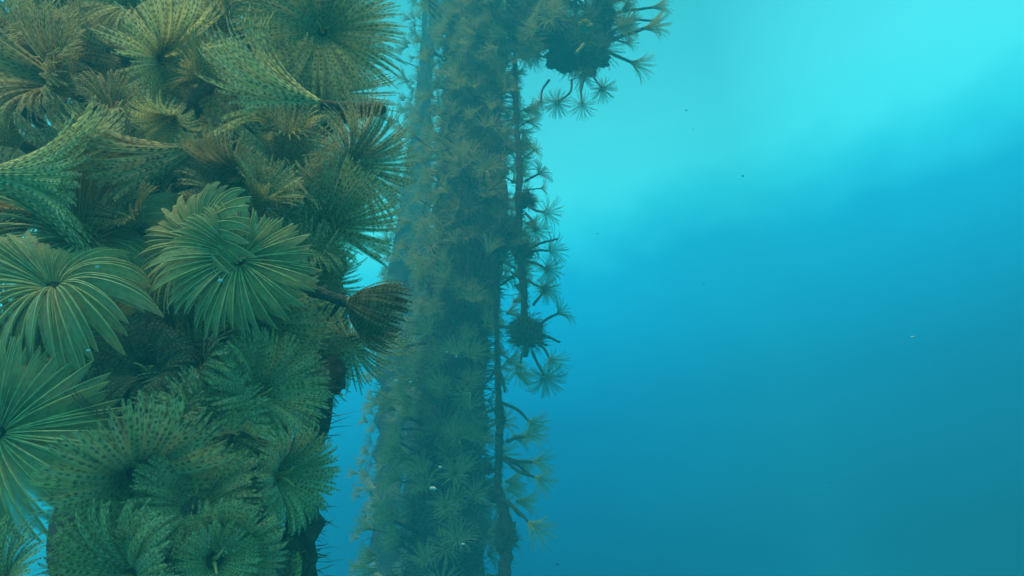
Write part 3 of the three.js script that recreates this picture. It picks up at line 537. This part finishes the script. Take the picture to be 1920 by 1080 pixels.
for (const [x0, y0, x1, y1, D, k, label] of single) {
  const r = rng(x0 * 7 + y1), a = onWall(x0, y0, D), b = onWall(x1, y1, D - 0.02 - r() * 0.02), t = thing('small_fan_worm', a), d = b.clone().sub(a), bend = V(d.y, -d.x, 0).multiplyScalar((r() - 0.5) * 0.22);
  tag(t, label, 'fan worm', 'fan worms standing off the thin ropes');
  part('tube', tubeGeo([V(), d.clone().multiplyScalar(0.5).add(bend), d], (s) => 0.0032 * (1.15 - 0.35 * s), 8, 22, x0, 0.35), M.tube, t);
  const c = kinds[k].children[1].clone(); c.name = 'crown'; t.add(c); c.position.copy(d); c.scale.setScalar(0.85 + r() * 0.25);
  c.quaternion.copy(crownPlane(d.clone().normalize().add(V(0, 0, 0.25)).normalize(), r() * 360));
}
// bare stalks
for (const [x0, y0, x1, y1, D, label] of [
  [985, 470, 1046, 448, 1.4, 'bare stalk slanting up right past the crowns of the thin rope'], [1000, 628, 1050, 642, 1.4, 'bare stalk pointing right from the spiky clump'],
  [985, 640, 1026, 648, 1.4, 'short bare stalk under the right stalk of the spiky clump'], [945, 862, 992, 890, 1.35, 'bare stalk between the stalks at the knot of the bare rope'],
  [938, 700, 947, 735, 1.35, 'short broken stalk high on the bare rope'], [940, 935, 975, 968, 1.35, 'bare stalk beside the lowest worm of the bare rope'],
  [745, 112, 795, 132, 2.45, 'faint stalk reaching left from the furthest rope']]) {
  const a = onWall(x0, y0, D), d = onWall(x1, y1, D - 0.01).sub(a), t = thing('bare_stalk', a); tag(t, label, 'stalk', 'bare stalks on the ropes');
  part('stalk', tubeGeo([V(), d.clone().multiplyScalar(0.45).add(V(0, 0.006, 0)), d], (s) => 0.0034 * (1.1 - 0.4 * s), 8, 26, x1, 0.45), M.tube, t);
}
{ const t = thing('thin_line'); tag(t, 'thin slack line hanging beside the furthest rope at the top', 'line'); const c = [[835, -60], [832, 20], [818, 60], [806, 110], [797, 160], [790, 230]].map(([x, y]) => onWall(x, y, 2.3)); part('cord', tubeGeo(c, () => 0.005, 7, 60, 9, 0.35), M.crust, t); }

// the floats that carry the ropes, above the frame: their shade lies over the lower part of the near crowd and of the middle ropes
for (const [x, y, z, size, turn, label] of [[-0.40, 0.70, 0.085, 0.95, 0.12, 'black barrel float above the frame, over the near fan worms'], [-0.40, 1.68, -0.62, 2.1, -0.1, 'larger black barrel float above the frame, nearer the middle ropes']]) {
  const t = thing('barrel_float', V(x, y, z)); t.rotation.set(0, turn, Math.PI / 2 + 0.05); t.scale.setScalar(size);
  tag(t, label, 'float');
  const prof = [[0.001, -0.45], [0.12, -0.45], [0.145, -0.42], [0.15, -0.36], [0.142, -0.33], [0.15, -0.30], [0.15, -0.04], [0.142, 0], [0.15, 0.04], [0.15, 0.30], [0.142, 0.33], [0.15, 0.36], [0.145, 0.42], [0.12, 0.45], [0.001, 0.45]];
  part('barrel', new THREE.LatheGeometry(prof.map(([p, q]) => new THREE.Vector2(p, q)), 40), M.float, t);
  for (const q of [-0.2, 0.2]) { const l = part('lashing', new THREE.TorusGeometry(0.153, 0.008, 8, 48), M.cord, t); l.rotation.x = Math.PI / 2; l.position.y = q; }
}

// ------------------------------------------------------------------ specks adrift
for (const [px, py, d, r, m, label] of [
  [856, 668, 1.2, 0.0022, 'white', 'pale flake adrift before the thick rope, level with the spiky clump'], [770, 716, 1.2, 0.0024, 'white', 'white flake adrift beside the greenish rope'], [838, 660, 1.2, 0.0016, 'white', 'tiny pale flake adrift left of the pale open worm'], [945, 180, 1.2, 0.0022, 'white', 'pale flake adrift under the hazy top clump'],
  [868, 1020, 0.9, 0.0016, 'white', 'tiny white flake adrift low before the thick rope'], [700, 1058, 0.9, 0.0018, 'white', 'pale flake adrift in the gap at the bottom'], [1120, 438, 1.4, 0.0014, 'speck', 'dark speck adrift at the blue edge near the thin rope'], [1558, 905, 1.2, 0.0010, 'speck', 'dim speck adrift low in the blue'],
  [1287, 207, 0.9, 0.0011, 'speck', 'tiny dark speck adrift right of the top clump'], [1300, 242, 0.9, 0.0008, 'speck', 'tinier dark speck just below another, right of the top clump'], [1393, 330, 0.9, 0.0013, 'speck', 'dark speck adrift alone above the blue edge'],
  [1320, 532, 0.9, 0.0008, 'speck', 'tiny dark speck adrift below the blue edge'], [1083, 270, 0.9, 0.0007, 'speck', 'tiny dark speck adrift beside the thin rope'], [1711, 632, 0.9, 0.0018, 'white', 'pale speck adrift in the blue at the right'],
  [812, 916, 0.9, 0.0030, 'white', 'white oval flake adrift in front of the thick rope'], [826, 876, 0.9, 0.0018, 'white', 'small white flake above the oval one'], [413, 526, 0.31, 0.0010, 'white', 'white dot adrift before the double crown'],
  [182, 500, 0.31, 0.0007, 'white', 'white dot adrift above the black mouthed worm'], [166, 657, 0.31, 0.0007, 'white', 'white dot adrift before the black mouthed worm'], [743, 714, 0.9, 0.0022, 'white', 'white flake adrift beside the see-through worm'],
  [772, 42, 0.9, 0.0010, 'speck', 'dark speck adrift right of the flat spotted crown'], [798, 42, 0.9, 0.0008, 'speck', 'dark speck adrift left of the thin slack line'], [1045, 1058, 0.9, 0.0012, 'speck', 'dim speck adrift at the bottom right of the bare rope']]) {
  const t = new THREE.Mesh(lumpGeo(r, 3, px, 0.4, 1.3, 0.75, 1), M[m]); t.name = numbered('floating_speck'); t.position.copy(onWall(px, py, d)); scene.add(t); tag(t, label, 'speck', 'specks adrift in the water');
}
scene.traverse((o) => { if (o.isMesh) o.castShadow = o.receiveShadow = true; });
renderer.render(scene, camera);
